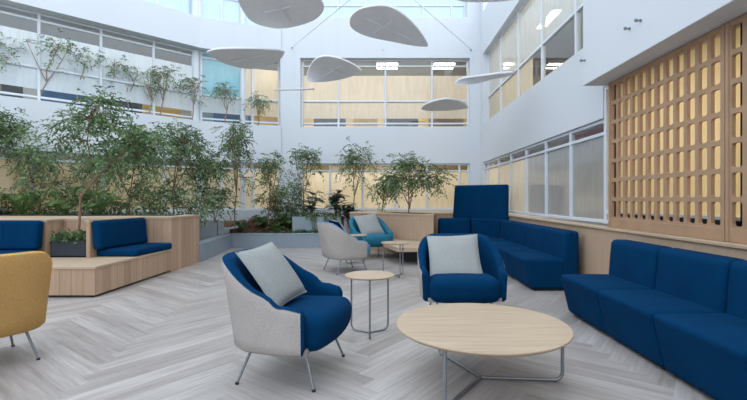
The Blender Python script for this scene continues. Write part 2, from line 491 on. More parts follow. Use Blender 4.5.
# back wall, ground floor
def back_window(x0,x1,z0,z1,ms,rails,panes,off):
    return window((x1,YB),(x0,YB),z0,z1,[x1-m for m in ms],rails,panes,off) if False else window((x0,YB),(x1,YB),z0,z1,[m-x0 for m in ms],rails,panes,off)
back_window(-2.31,2.37,SILL,HEAD,[-1.5,-.6,.3,1.19,2.09],[1.93],[(1.93,HEAD,M_glass),(SILL,1.93,M_frostw)],.06)
back_window(-2.31,2.37,S2-.03,H2,[-1.27,.04,1.34],[3.26,3.88,4.86],[(4.6,H2,M_glass),(3.88,4.6,M_frostw),(3.4,3.88,M_frostw),(S2,3.4,M_glass)],.16)
back_window(-2.9,2.3,S3,TOP,[-2.1,-1.3,-.5,.3,1.1,1.9],[6.6],[(S3,TOP,M_frostsky)],.25)
# left wall
def seg(i): return LW[i],LW[i+1]
a,c=seg(0); L0=(Vector(c)-Vector(a)).length
a0=Vector(c)-(Vector(c)-Vector(a)).normalized()*6.8
ms=[6.8-.1-q for q in (.75,2.0,3.25,4.5,5.7)]
window(a0,c,SILL,HEAD,ms,[1.95],[(1.95,HEAD,M_glass),(SILL,1.95,M_frostgold)],.06)
o2=.34
ms=[6.8-q for q in (1.007,2.11,3.22,4.35,5.5)]
window(a0,c,S2-.03,H2,ms,[3.28,3.9,4.88],[(4.62,H2,M_glass),(3.9,4.62,M_frostc),(3.45,3.9,M_frostc),(S2-.03,3.45,M_glass)],.3)
window(a0,c,5.83,TOP,[6.8-q for q in (.9,2.1,3.3,4.5,5.7)],[6.6],[(5.83,TOP,M_frostsky)],.4)
for i in (1,2):
    a,c=seg(i); L=(Vector(c)-Vector(a)).length
    m=[L*.5] if i==1 else [L*.25]
    window(a,c,SILL,HEAD,m,[1.95],[(1.95,HEAD,M_glass),(SILL,1.95,M_frostw)],.06)
    if i==1:
        window(a,c,S2-.03,H2,[],[3.28,3.9,4.88],[(3.9,H2,M_frostcyan),(3.45,3.9,M_frostc),(S2-.03,3.45,M_glassblue)],.3)
    else:
        window(a,c,S2-.03,H2,m,[3.28,3.9],[(4.75,H2,M_glass),(3.45,4.75,M_frostw),(S2-.03,3.45,M_glass)],.3)
    window(a,c,5.83,TOP,[L*.5],[6.6],[(5.83,TOP,M_frostsky)],.4)
b=MB()
for q in (1,2):
    d_=(Vector(LW[q+1])-Vector(LW[q-1])).normalized(); n_=Vector((-d_.y,d_.x)); p_=Vector(LW[q])+n_*.335
    for z0,z1 in ((S2-.03,H2),(5.83,TOP)): b.tube([(p_.x,p_.y,z0),(p_.x,p_.y,z1)],.10 if q==1 else .07,16)
b.build('trim_corner_posts',M_frame,kind='structure')
# white corner post between the curved wall and the back wall is part of wall_back

# ------------------------------------------------------------------ wainscot and ledge, right wall
b=MB(); b.box(2.52,2.645,-1,9.0,0,.80); b.build('trim_wainscot',M_oakplain,kind='structure')
b=MB(); b.box(2.50,2.70,-1,9.0,.80,.826); b.build('trim_ledge',M_oaktop,kind='structure',bevel=.004)

# ------------------------------------------------------------------ oak lattice screens
def lattice(y0,y1,cols,name,label,mat):
    root=thing(name,label,'screen',(2.585,y0,.828),0,'slotted oak screens on the ledge')
    H=2.478-.83; rows=7; mz0,mz1=.10,.02; ms=.03
    cw=(y1-y0-2*ms)/cols; rh=(H-mz0-mz1)/rows
    b=MB(); ow,oh,rad=cw*.70,rh*.83,.02; x0,x1=0,.030
    K=4
    for i in range(cols):
        for j in range(rows):
            ca=ms+cw*(i+.5); cz=mz0+rh*(j+.5)
            outer=[(ca-cw/2,cz-rh/2),(ca+cw/2,cz-rh/2),(ca+cw/2,cz+rh/2),(ca-cw/2,cz+rh/2)]
            arcs=[]
            for q,(sx,sz) in enumerate(((-1,-1),(1,-1),(1,1),(-1,1))):
                cx_,cz_=ca+sx*(ow/2-rad),cz+sz*(oh/2-rad); a0=PI+q*PI/2
                arcs.append([(cx_+rad*math.cos(a0+PI/2*k/K),cz_+rad*math.sin(a0+PI/2*k/K)) for k in range(K+1)])
            for x,fl in ((x0,False),(x1,True)):
                def put(pts):
                    pts=[(x,p[0],p[1]) for p in pts]
                    b.face(pts if fl else pts[::-1])
                for q in range(4):
                    for k in range(K): put([outer[q],arcs[q][k+1],arcs[q][k]][::-1])
                    nq=(q+1)%4
                    put([outer[q],outer[nq],arcs[nq][0],arcs[q][K]])
            loop=[p for a_ in arcs for p in a_]
            for k in range(len(loop)):
                p,q=loop[k],loop[(k+1)%len(loop)]
                b.face([(x0,p[0],p[1]),(x0,q[0],q[1]),(x1,q[0],q[1]),(x1,p[0],p[1])])
    b.build('slotted_board',mat,root)
    W=y1-y0
    b=MB()
    b.box(-.012,x1+.002,0,ms,0,H); b.box(-.012,x1+.002,W-ms,W,0,H)
    b.box(-.004,x1+.002,ms,W-ms,0,mz0); b.box(-.004,x1+.002,ms,W-ms,H-mz1,H)
    b.build('border_frame',mat,root,bevel=.003,seg=1)
lattice(3.255,4.935,12,'lattice_screen','oak lattice screen with rounded slots, the longer one ending beside the white framed windows',M_lattice)
lattice(1.565,3.247,12,'lattice_screen','oak lattice screen with rounded slots cut off by the right edge of the photo',M_lattice)
b=MB(); b.box(2.652,2.668,1.6,5.0,.86,.985); b.box(2.652,2.668,4.93,5.0,.86,2.48); b.box(2.652,2.668,3.15,3.20,.86,2.48)
b.build('trim_black_frame',M_black,kind='structure')

# ------------------------------------------------------------------ sofas
def sofa_module(label,loc,rz,w,group,first=[None]):
    """seat faces local -x; local y runs along the sofa"""
    g=.006
    root=thing('sofa_module',label,'sofa',loc,rz,group)
    b=MB(); b.box(.17,.66,.05,w-.05,0,.05); b.build('plinth',M_plinth,root)
    hw=w/2
    def fseat(u,v,k,p):
        # front face slants in towards the floor
        t=(1-k)/2
        x=p.x+ (.09*t if u<0 else 0)*min(1,-u if u<0 else 0)
        z=p.z+ (.012*(1-u*u)*(1-v*v) if k>0 else 0)
        return (x,p.y,z)
    b=MB(); b.rbox((.26,hw,.215),(.52,w-g,.38),.04,14,fseat); b.build('seat',M_blue,root,smooth=180)
    def fback(u,v,k,p):
        x=p.x+(-.035*(1-k)/2+.02*(1+k)/2 if u<0 else 0) - (.012*(1-v*v)*(1-k*k) if u<0 else 0)
        return (x,p.y,p.z)
    b=MB(); b.rbox((.59,hw,.40),(.20,w-g,.70),.045,14,fback); b.build('backrest',M_blue,root,smooth=180)
    return root
G1='blue sofa modules of the near row along the oak wall'
XF=1.748
fr=[('blue sofa module at the far end of the near row, free left side',3.57,.735),
    ('second blue module of the near sofa row, counted from its far end',2.835,.735),
    ('third blue module of the near sofa row, wide front facing the big round table',2.10,.735),
    ('blue sofa module at the bottom right corner, barely showing',1.365,.735)]
for lb,y,wd in fr: sofa_module(lb,(XF,y,0),0,wd,G1)
G2='blue sofa modules of the far corner sofa'
fr=[('blue module at the near end of the far corner sofa, its bare side showing',5.35),
    ('blue module second from the near end of the far corner sofa',6.10),
    ('blue module third from the near end of the far corner sofa',6.85),
    ('blue module next to the corner piece of the far corner sofa',7.60)]
for lb,y in fr: sofa_module(lb,(XF,y,0),0,.75,G2)
# module against the back, facing the camera (rotate so local -x -> -Y)
sofa_module('blue module left of the corner piece, backed by the oak planter',(1.79,8.37,0),PI/2,.66,G2)
def corner_module():
    # centre of the turn is the inner corner at (1.79, 8.36)
    root=thing('sofa_corner_module','blue wedge-shaped corner piece of the far corner sofa','sofa',(1.79,8.36,0),0,G2)
    def arc(r0,r1,z0,z1,lean=0,n=10,rd=.03):
        rows=[]
        sec=[(r0,z0+rd),(r0+lean,z1-rd),(r0+lean+rd,z1),(r1-rd,z1),(r1,z1-rd),(r1,z0+rd),(r1-rd,z0),(r0+rd,z0)]
        for k in range(n+1):
            a=R(1)+R(88)*k/n
            rows.append([(r*math.cos(a),r*math.sin(a),z) for r,z in sec])
        b=MB(); b.grid(rows,True)
        b.face(rows[0]); b.face(rows[-1][::-1]); return b
    arc(.08,.50,0,.05,n=6,rd=.005).build('plinth',M_plinth,root)
    arc(.02,.46,.045,.41).build('seat',M_blue,root,smooth=40)
    arc(.43,.62,.05,.75,.03).build('backrest',M_blue,root,smooth=40)
corner_module()
# tall upholstered screen behind the corner
def high_screen():
    p0=Vector((1.47,9.36,0)); p1=Vector((2.49,8.66,0)); d=p1-p0; L=d.length
    root=thing('privacy_screen','tall royal blue upholstered screen standing behind the far sofa corner','screen',p0,math.atan2(d.y,d.x))
    def f(u,v,k,p):
        t=(k+1)/2
        x=p.x-(.07*t*u if u<0 else 0); y=p.y+.05*t
        return (x,y,p.z)
    b=MB(); b.rbox((L/2,0,.76),(L,.11,1.37),.03,12,f); b.build('padded_panel',M_blue,root,smooth=180)
    b=MB(); b.box(.1,L-.1,-.05,.05,0,.085); b.build('foot_rail',M_plinth,root)
high_screen()

# ------------------------------------------------------------------ armchairs
def armchair(name,label,loc,rz,shell,lining):
    root=thing(name,label,'armchair',loc,rz,'low tub armchairs')
    N=48; rows_o=[]; rows_i=[]
    def plan(t):
        s=1 if t>=0 else -1; a=abs(t)
        if a>.55:
            q=(a-.55)/.45; x=-.02+.205*q; y=.40-.015*q*q
        else:
            th=a/.55*PI/2; x=-.02-.37*math.cos(th)**.72; y=.40*math.sin(th)**.72
        return Vector((x,s*y))
    def hgt(t):
        a=abs(t); q=max(0,min(1,(a-.16)/.56)); q=q*q*(3-2*q)
        return .785-.275*q-.02*max(0,(a-.8)/.2)
    for i in range(N+1):
        t=-1+2*i/N; p=plan(t); e=1e-3
        d=plan(min(1,t+e))-plan(max(-1,t-e)); d.normalize()
        n=Vector((-d.y,d.x))          # inward?
        if n.dot(Vector((0,0))-p-Vector((.05,0)))<0: n=-n
        h=hgt(t); back=max(0,1-abs(t)/.6)
        th=.072+.03*back
        def pt(dn,z):
            lean=-(z-.45)*(.16*back+.05)       # negative -> outward
            q=p+n*(dn+lean); return (q.x,q.y,z)
        o=[pt(.10,.222),pt(.02,.225),pt(.0,.245)]+[pt(0,.245+(h-.02-.245)*k/6) for k in range(1,7)]+[pt(.008,h-.004)]
        rows_o.append(o)
        iz=.36
        rows_i.append([pt(.006,h-.006),pt(.022,h+.006),pt(.045,h+.006),pt(th-.008,h-.012),pt(th,h-.04)]+[pt(th+.03*k/5*back,h-.04+(iz-h+.04)*k/5) for k in range(1,6)])
    b=MB(); b.grid(rows_o)
    b.build('outer_shell',shell,root,smooth=180)
    b=MB(); b.grid(rows_i)
    # front ends of the arms, filled and slightly bulging
    for rr,ro,sgn in ((rows_i[0],rows_o[0],-1),(rows_i[-1],rows_o[-1],1)):
        loop=[Vector(q) for q in ro[1:]]+[Vector(q) for q in rr[1:]]
        c=sum(loop,Vector())/len(loop)
        loop.append(Vector((loop[-1].x,loop[-1].y,.225)))
        mid=[c+(q-c)*.72+Vector((.018,0,0)) for q in loop]
        m=len(loop)
        for k in range(m):
            q=(k+1)%m
            f=[loop[k],loop[q],mid[q],mid[k]]
            b.face(f if sgn>0 else f[::-1])
        b.face(mid if sgn>0 else mid[::-1])
    b.build('padded_lining',lining,root,smooth=60)
    def fs(u,v,k,p):
        x,y,z=p
        if u<0: y*=1-.20*u*u                # narrows to the back
        y*=1.0
        if u>0: x+=.055*(1-v*v)-.02*(1-k)/2*1.6
        if k>0: z+=.018*(1-u*u)*(1-v*v)+.012*u
        return (x,y,z)
    b=MB(); b.rbox((.0,0,.33),(.60,.655,.22),.095,16,fs); b.build('seat_cushion',lining,root,smooth=180)
    b=MB(); b.prism([(-.30,-.2),(-.22,-.31),(.20,-.33),(.20,.33),(-.22,.31),(-.30,.2)],.222,.26); b.build('underframe',shell,root)
    for sx in (-1,1):
        for sy in (-1,1):
            b=MB(); b.tube([(sx*.17-.02,sy*.235,.24),(sx*.25-.02,sy*.292,.012)],[.0095,.008],10)
            lg=b.build('leg',M_metal,root,smooth=60)
            b=MB(); b.lathe([(.011,0),(.012,.004),(.011,.014)],12,(sx*.252-.02,sy*.293)); b.build('foot_cap',M_plinth,lg)
    return root
armchair('armchair','grey shelled armchair with royal blue lining seen from its side, nearest in the foreground',(-.585,2.90,0),R(-12),M_grey,M_blue)
armchair('armchair','royal blue armchair facing the camera behind the big round coffee table',(.73,4.06,0),R(-91),M_grey,M_blue)
armchair('armchair','light grey armchair seen from behind in the mid distance beside the grey bed edge',(-.60,6.88,0),R(28),M_grey,M_skyblue)
armchair('armchair','teal armchair in front of the oak planter',(-.24,8.55,0),R(-62),M_teal,M_teal)
armchair('armchair','mustard yellow armchair turned away at the left edge of the photo',(-2.86,2.98,0),R(146.6),M_must,M_must)

def pillow(label,loc,rot,s=.46,th=.13,mat=None):
    root=thing('throw_pillow',label,'pillow',loc,0,'grey throw pillows')
    root.rotation_euler=rot
    def sheet(sg):
        n=18; rows=[]
        for i in range(n+1):
            r_=[]
            for j in range(n+1):
                u=-1+2*i/n; v=-1+2*j/n
                pin=1-.06*(1-abs(u)**2)*abs(v)**3; pin2=1-.06*(1-abs(v)**2)*abs(u)**3
                e=max(0,(1-u*u))*max(0,(1-v*v))
                z=sg*(th/2*e**.42*(1+.08*math.sin(5*u+2*v)*e))
                r_.append((u*s/2*pin2,v*s/2*pin,z))
            rows.append(r_ if sg>0 else r_[::-1])
        b=MB(); b.grid(rows); return b
    sheet(1).build('front_cover',mat or M_pillow,root,smooth=180)
    sheet(-1).build('back_cover',M_pnavy,root,smooth=180)
    b=MB(); n=10; loop=[]
    for q in range(4):
        for k in range(n):
            u=-1+2*k/n
            pin=1-.06*(1-u*u)
            x,y=((u,-pin),(pin,u),(-u,pin),(-pin,-u))[q]; loop.append((x*s/2,y*s/2,0))
    loop.append(loop[0]); b.tube(loop,.004,6,False); b.build('piping',mat or M_pillow,root,smooth=180)
    return root
def pillow_pose(face,up,spin=0):
    """rotation whose local z points along face and local y along up"""
    z=Vector(face).normalized(); y=Vector(up); y=(y-z*y.dot(z)).normalized(); x=y.cross(z)
    M=Matrix((x,y,z)).transposed()
    return (M @ Matrix.Rotation(spin,3,'Z')).to_euler()
fa=lambda deg,el:(math.cos(R(deg))*math.cos(R(el)),math.sin(R(deg))*math.cos(R(el)),math.sin(R(el)))
pillow('grey throw pillow leaning in the grey and blue foreground armchair',(-.735,2.86,.655),pillow_pose(fa(-17,37),(0,0,1),R(4)),.44)
pillow('grey throw pillow on the royal blue armchair facing the camera',(.68,4.16,.59),pillow_pose(fa(-95,37),(0,0,1),R(3)),.50)
pillow('grey throw pillow in the light grey armchair, only its edge showing',(-.70,6.85,.63),pillow_pose(fa(28,33),(0,0,1),R(4)),.44)
pillow('grey throw pillow on the teal armchair',(-.30,8.66,.63),pillow_pose(fa(-66,36),(0,0,1),R(9)),.50)

# ------------------------------------------------------------------ tables
def round_table(name,label,loc,D,h,top,angles,rl,tr,cat='table',group=None):
    root=thing(name,label,cat,loc,0,group)
    r=D/2
    b=MB(); b.lathe([(0.001,h-top),(r-.018,h-top),(r-.004,h-top*.55),(r,h-top*.2),(r-.004,h),(.001,h)],72)
    b.build('table_top',M_table,root,smooth=40)
    for a in angles:
        c,s_=math.cos(R(a)),math.sin(R(a)); k=.05
        pts=[(rl*c,rl*s_,h-top)]
        for q in range(0,7):
            th=PI/2*q/6; d=rl-k+k*math.cos(th); pts.append((d*c,d*s_,tr+k-k*math.sin(th)))
        pts.append((0,0,tr))
        b=MB(); b.tube(pts,tr,10); b.build('leg',M_metal,root,smooth=60)
    return root
round_table('coffee_table','large low round oak coffee table on three thin grey legs',(.62,2.75,0),1.09,.355,.022,(-5,115,235),.505,.011)
GT='small round side tables'
s1=round_table('side_table','small round oak side table beside the foreground armchair',(-.122,3.68,0),.425,.505,.018,(-88,152,32),.185,.008,'table',GT)
copy_tree(s1,None,(.17,6.42,0),R(18),'small round oak side table in front of the far oak bench')
copy_tree(s1,None,(-.515,7.74,0),R(60),'small round oak side table mostly hidden behind the light grey armchair')

# ------------------------------------------------------------------ left oak bench with booths
XB=-3.36
bench=thing('oak_bench','low wide oak platform bench of upright boards on the left','bench',(XB,5.0,0))
b=MB(); b.prism([(0,0),(0,1.78),(-.455,1.78),(-.565,.735),(-.62,.735),(-.62,1.235),(-1.275,1.235),(-1.275,.915),(-6.0,.915),(-6.0,0)],.03,.335); b.build('boarded_side',M_oak,bench)
b=MB(); b.prism([(.012,-.012),(.012,1.77),(-.455,1.78),(-.565,.735),(-.62,.735),(-.62,1.235),(-1.275,1.235),(-1.275,.915),(-6.0,.915),(-6.0,-.012)],.335,.365); b.build('bench_top',M_oaktop,bench,bevel=.004)
b=MB(); b.prism([(-.05,.05),(-.05,1.7),(-.4,1.7),(-.52,.7),(-5.9,.7),(-5.9,.05)],0,.03); b.build('plinth',M_plinth,bench)
pl=thing('oak_planter','long oak boarded planter wall behind the blue booth cushions','planter',(0,0,0))
PLP=[(-3.36,6.785),(-3.36,7.83),(-7.8,7.83),(-9.7,5.92),(-4.64,5.92),(-4.64,6.24),(-3.975,6.24),(-3.975,5.74),(-3.93,5.74),(-3.82,6.785)]
b=MB(); b.prism(PLP,0,.835); b.build('boarded_side',M_oak,pl)
b=MB(); b.prism([(-3.348,6.773),(-3.348,7.84),(-7.8,7.84),(-9.7,5.908),(-4.63,5.908),(-4.63,6.228),(-3.987,6.228),(-3.987,5.728),(-3.92,5.728),(-3.81,6.773)],.835,.865); b.build('planter_rim',M_oaktop,pl)
b=MB(); b.prism([(-3.6,7.3),(-3.6,7.74),(-7.8,7.74),(-8.2,7.3)],.866,.870); b.build('soil',M_soil,pl)
def pad(name,label,loc,rz,size,rd,lean,group):
    r=thing(name,label,'cushion',loc,rz,group)
    w,d,h=size
    b=MB(); b.rbox((0,0,h/2),(w,d,h),rd,12,lambda u,v,k,p:(p.x,p.y+lean*(k+1)/2,p.z)); b.build('cover',M_blue,r,smooth=180)
    b=MB(); b.tube([(-w/2+.03,-d/2+.003,h*.5),(w/2-.03,-d/2+.003,h*.5)] if h<.2 else [(-w/2+.04,-d/2+lean*.98+.03,h-.001),(w/2-.04,-d/2+lean*.98+.03,h-.001)],.004,6); b.build('piping',M_navy,r)
GS='blue booth seat pads'; GK='blue booth back pads'
# right booth looks towards the tables (+X); its back pad leans on the short oak fin
pad('seat_pad','blue seat pad of the right booth, overhanging the bench side',(-3.625,6.305,.366),PI/2-.04,(.93,.58,.10),.035,0,GS)
pad('back_pad','blue back pad of the right booth, leaning on the oak planter',(-3.80,6.25,.467),PI/2-.10,(1.0,.12,.39),.04,.03,GK)
# left booth looks towards the camera
pad('seat_pad','blue seat pad of the left booth behind the mustard armchair',(-5.6,5.48,.366),0,(1.9,.66,.10),.035,0,GS)
pad('back_pad','blue back pad of the left booth at the edge of the photo',(-5.6,5.80,.468),0,(1.9,.13,.39),.04,.04,GK)
# charcoal plant box with low greenery
box=thing('plant_box','charcoal rectangular plant box standing on the oak bench','planter',(-4.24,5.93,.366))
b=MB(); L_,W_,H_=.49,.30,.225
b.box(-L_/2,L_/2,-W_/2,-W_/2+.015,0,H_); b.box(-L_/2,L_/2,W_/2-.015,W_/2,0,H_); b.box(-L_/2,-L_/2+.015,-W_/2,W_/2,0,H_); b.box(L_/2-.015,L_/2,-W_/2,W_/2,0,H_); b.box(-L_/2,L_/2,-W_/2,W_/2,0,.02)
b.build('box_body',M_pot,box,bevel=.003)
b=MB(); b.box(-L_/2+.016,L_/2-.016,-W_/2+.016,W_/2-.016,.02,.185); b.build('soil',M_soil,box)

# ------------------------------------------------------------------ plants
def vrand(r,k=1): return Vector((r.uniform(-1,1),r.uniform(-1,1),r.uniform(-1,1)))*k
def tree(name,label,base,path,crown,nleaf,leaf=.06,mat=None,bark=None,trunk_r=.018,nbr=16,seed=1,cat='tree',group=None,extra=(),pend=.5):
    """path: trunk points from base (local); crown: list of (center, radii) blobs (local); leaves hang along twigs"""
    r=random.Random(seed); global rnd
    root=thing(name,label,cat,base,0,group)
    b=MB()
    path=[Vector(p) for p in path]
    n=len(path); b.tube(path,[trunk_r*(1-.55*i/(n-1)) for i in range(n)],7)
    for ex in extra: b.tube([Vector(p) for p in ex],[trunk_r*.75*(1-.6*i/(len(ex)-1)) for i in range(len(ex))],6)
    spots=[]
    tips=[path]+[[Vector(p) for p in ex] for ex in extra]
    for k in range(nbr):
        c,rad=crown[k%len(crown)]; c=Vector(c); rad=Vector(rad)
        v=vrand(r); 
        while v.length>1 or v.length<.35: v=vrand(r)
        end=c+Vector((v.x*rad.x,v.y*rad.y,v.z*rad.z))
        src=min(((q,(q-end).length+r.uniform(0,.3)*rad.x-.25*q.z) for pth in tips for q in pth[max(1,len(pth)//2):]),key=lambda a:a[1])[0]
        mid=src.lerp(end,.5)+Vector((0,0,.12*rad.z))+vrand(r,.06)
        pts=[src.lerp(mid,.0),src.lerp(mid,.55)+vrand(r,.015),mid,mid.lerp(end,.6)+vrand(r,.02),end]
        b.tube(pts,[trunk_r*.38,trunk_r*.3,trunk_r*.24,trunk_r*.16,trunk_r*.08],5,False)
        for t in range(3,10):
            u=t/9; p=mid.lerp(end,(u-.33)/.67) if u>.33 else src.lerp(mid,u/.33)
            spots.append((p,.10+.1*u))
        spots.append((end,.2))
    b.build('trunk',bark or M_bark,root,smooth=60)
    b=MB(); rr=rnd; rnd=r
    sc=max(rad.x for c,rad in [(0,Vector(c[1])) for c in crown])
    for k in range(int(nleaf*1.1/7)):
        p,s=spots[r.randrange(len(spots))]
        g=Vector((r.gauss(0,1),r.gauss(0,1),r.gauss(0,.8)))*s*.62*max(.55,min(1.2,sc/.7))
        q=p+g*.6
        d=(g.normalized()*.8+vrand(r,.6)+Vector((0,0,.1))).normalized()
        l=leaf*r.uniform(2.6,4.2); tn=r.gauss(.45,.16)
        for m in range(7):
            u=(m+1)/7; c=q+d*l*u+Vector((0,0,-.45*l*u*u))
            side=d.cross(Vector((0,0,1))); side=side.normalized() if side.length>1e-3 else Vector((1,0,0))
            dd=side*(1 if m%2 else -1)*.8+d*.7+vrand(r,.45)+Vector((0,0,-pend))
            L=leaf*r.uniform(.85,1.4)
            b.leaf(c,dd,L,L*.46,max(0,min(1,tn+r.gauss(0,.16))),Vector((r.uniform(-.5,.5),r.uniform(-.5,.5),1)))
    b.build('foliage',mat or M_leaf,root,smooth=None)
    rnd=rr
    return root
def shrub(name,label,base,h,rad,nleaf,leaf,mat,seed,group=None,nst=6,cat='shrub'):
    r=random.Random(seed); 
    st=[]
    for k in range(nst):
        a=2*PI*k/nst+r.uniform(-.4,.4); q=rad*r.uniform(.3,.8)
        st.append([(0,0,0),(q*.35*math.cos(a),q*.35*math.sin(a),h*.45),(q*math.cos(a),q*math.sin(a),h*r.uniform(.7,.95))])
    return tree(name,label,base,st[0],[((0,0,h*.62),(rad,rad,h*.42))],nleaf,leaf,mat,M_bark,.009,12,seed,cat,group,st[1:])
def fern(name,label,base,L,nf,seed,mat=None,group=None,leafl=.16,cat='fern'):
    r=random.Random(seed); root=thing(name,label,cat,base,0,group)
    bs=MB(); bl=MB()
    for k in range(nf):
        a=2*PI*k/nf+r.uniform(-.3,.3); l=L*r.uniform(.7,1.1); up=r.uniform(.8,1.75)
        pts=[]
        for i in range(9):
            t=i/8; pts.append(Vector((math.cos(a)*l*(.95-.33*up)*t,math.sin(a)*l*(.95-.33*up)*t,l*(up*t-.62*t*t*up-.12*t**3))))
        bs.tube(pts,[.006*(1-.8*i/8)+.001 for i in range(9)],5,False)
        side=Vector((-math.sin(a),math.cos(a),0))
        for i in range(1,25):
            t=i/25; q=pts[int(t*8)].lerp(pts[min(8,int(t*8)+1)],t*8-int(t*8))
            fw=(pts[min(8,int(t*8)+1)]-pts[int(t*8)]).normalized()
            ll=leafl*L*(math.sin(PI*min(1,t*.85+.12))**.8)
            for sg in (-1,1):
                bl.leaf(q,side*sg+fw*.7+Vector((0,0,-.25)),ll*r.uniform(.85,1.15),.022*L+.006,max(0,min(1,r.gauss(.5,.2))),Vector((0,0,1)),.1)
    bs.build('stems',M_fern,root); bl.build('fronds',mat or M_fern,root)
    return root
def broadleaf(name,label,base,h,n,ll,seed,group=None,mat=None):
    r=random.Random(seed); root=thing(name,label,'plant',base,0,group)
    bs=MB(); bl=MB()
    for s_ in range(5):
        a=2*PI*s_/5+r.uniform(-.5,.5); q=h*.3*r.uniform(.4,1)
        top=Vector((math.cos(a)*q,math.sin(a)*q,h*r.uniform(.7,1)))
        bs.tube([(0,0,0),(top.x*.4,top.y*.4,top.z*.5),top],[.012,.009,.006],6)
        for k in range(n//5):
            t=r.uniform(.3,1); p=Vector((top.x*t,top.y*t,top.z*t))
            an=r.uniform(0,2*PI); d=Vector((math.cos(an),math.sin(an),r.uniform(-.15,.7)))
            L=ll*r.uniform(.7,1.2)
            # blade of two lengths so it curls over
            d.normalize(); side=d.cross(Vector((0,0,1))).normalized(); nn=side.cross(d)
            tn=max(0,min(1,r.gauss(.45,.25)))
            e=[]
            for (f,wd,dp) in ((0,.02,0),(.25,.42,.03),(.55,.5,-.02),(.85,.26,-.12),(1,.01,-.2)):
                c=p+d*L*f+nn*L*dp; e.append((c+side*L*wd*.5+nn*L*.04,c,c-side*L*wd*.5+nn*L*.04))
            for i in range(4):
                bl.face([e[i][0],e[i+1][0],e[i+1][1],e[i][1]],tn); bl.face([e[i][1],e[i+1][1],e[i+1][2],e[i][2]],tn)
    bs.build('stems',M_bark,root,smooth=60); bl.build('leaves',mat or M_leafdark,root,smooth=60)
    return root

# tree standing in the charcoal box
tree('ficus_tree','tall ficus tree with a bent bare trunk rising from the charcoal plant box',(-4.24,5.95,.552),
     [(0,0,0),(.01,.02,.25),(.02,.03,.64),(.20,.05,.86),(.42,.08,1.10),(.62,.1,1.28),(.74,.1,1.45)],
     [((.12,.05,1.58),(.62,.42,.30)),((.55,.1,1.42),(.52,.4,.32)),((.2,.1,1.9),(.34,.3,.22)),((.95,.1,1.3),(.35,.3,.26)),((-.42,.05,1.5),(.34,.3,.28))],3300,.058,M_leaf,M_bark,.019,34,5,
     group='ficus trees',extra=[[(.2,.05,.86),(.15,.06,1.1),(.1,.05,1.4),(.14,.05,1.75)],[(.42,.08,1.10),(.6,.1,1.18),(.95,.12,1.28)]])
# low greenery in the box: one mass nobody could count
b=MB(); r=random.Random(8); keep=rnd; rnd=r
for k in range(520):
    p=Vector((r.uniform(-.24,.24),r.uniform(-.15,.13),r.uniform(0,.15)*(1-abs(r.uniform(-1,1))*.4)))
    b.leaf(p,vrand(r)+Vector((p.x*1.5,p.y*2-.2,.5)),.06*r.uniform(.7,1.3),.036,max(0,min(1,r.gauss(.4,.25))))
rnd=keep
g=b.build('groundcover',M_leaf,None,loc=(-4.24,5.93,.56)); tag(g,'low leafy green groundcover filling the charcoal plant box','plants',None,'stuff')

# ------------------------------------------------------------------ planting bed on the left and behind
def curb():
    root=thing('bed_edging','pale grey low edging of the planting bed, turning the corner','edging',(0,0,0))
    b=MB(); path=[(-3.33,7.86),(-3.57,10.12),(-1.0,10.12)]
    band(b,path,0,.31,0,.22); b.build('edging_body',M_concrete,root)
    b=MB(); band(b,path,.31,.335,-.012,.244); b.build('edging_cap',M_concrete,root)
    return root
curb()
def bed():
    b=MB()
    def patch(nx,ny,fn):
        rows=[]
        for i in range(nx+1):
            row=[]
            for j in range(ny+1):
                X,y,z=fn(i/nx,j/ny)
                z+=.035*noise.noise(Vector((X*4,y*4,0)))+.03*noise.noise(Vector((X*13,y*13,3))); row.append((X,y,z))
            rows.append(row)
        b.grid(rows)
    def left(q,t):
        X=-7.9+3.1*q; yw=X+15.7; return (X,7.88+(yw-7.88)*t,.55+.12*t)
    def mid(q,t):
        X=-4.8+1.25*q; return (X,10.02+(min(11.0,X+15.7)-10.02)*t,.50+.1*t)
    def right(q,t):
        X=-3.55+2.5*q; return (X,10.36+(11.4-10.36)*t,.27+.34*t)
    patch(40,26,left); patch(14,14,mid); patch(40,20,right)
    b.box(-3.72,-3.55,10.36,10.9,.1,.42)
    r=random.Random(4)
    for k in range(1500):       # bark chips
        X=r.uniform(-3.6,-1.1); y=r.uniform(10.35,11.5); z=.27+.34*(y-10.3)/1.2+.03
        b.leaf(Vector((X,y,z)),Vector((r.uniform(-1,1),r.uniform(-1,1),r.uniform(-.1,.5))),.07,.035,.5)
    o=b.build('bark_mulch',M_mulch,None); tag(o,'brown bark mulch sloping up behind the grey bed edging','mulch',None,'stuff')
M_mulch=m_plain('bark_mulch_brown',srgb(104,76,60),.95,var=.5,scale=26)
bed()
def planter_box(label,x0,x1,y0,y1,h,mt):
    root=thing('metal_planter',label,'planter',((x0+x1)/2,(y0+y1)/2,.0),0,'grey metal planters in the bed')
    w,d=(x1-x0)/2,(y1-y0)/2; b=MB(); t=.02
    b.box(-w,w,-d,-d+t,.2,h); b.box(-w,w,d-t,d,.2,h); b.box(-w,-w+t,-d,d,.2,h); b.box(w-t,w,-d,d,.2,h); b.box(-w,w,-d,d,.2,.24)
    b.build('planter_body',mt,root,bevel=.003,seg=1)
    b=MB(); b.box(-w+t+.002,w-t-.002,-d+t+.002,d-t-.002,.24,h-.05); b.build('soil',M_soil,root)
planter_box('grey metal planter half hidden behind the end of the oak planter wall',-4.75,-3.72,9.62,10.0,.65,M_box)
planter_box('grey metal planter under the dark broad leaved plants at the back',-2.24,-1.02,10.42,10.95,.72,M_concrete)

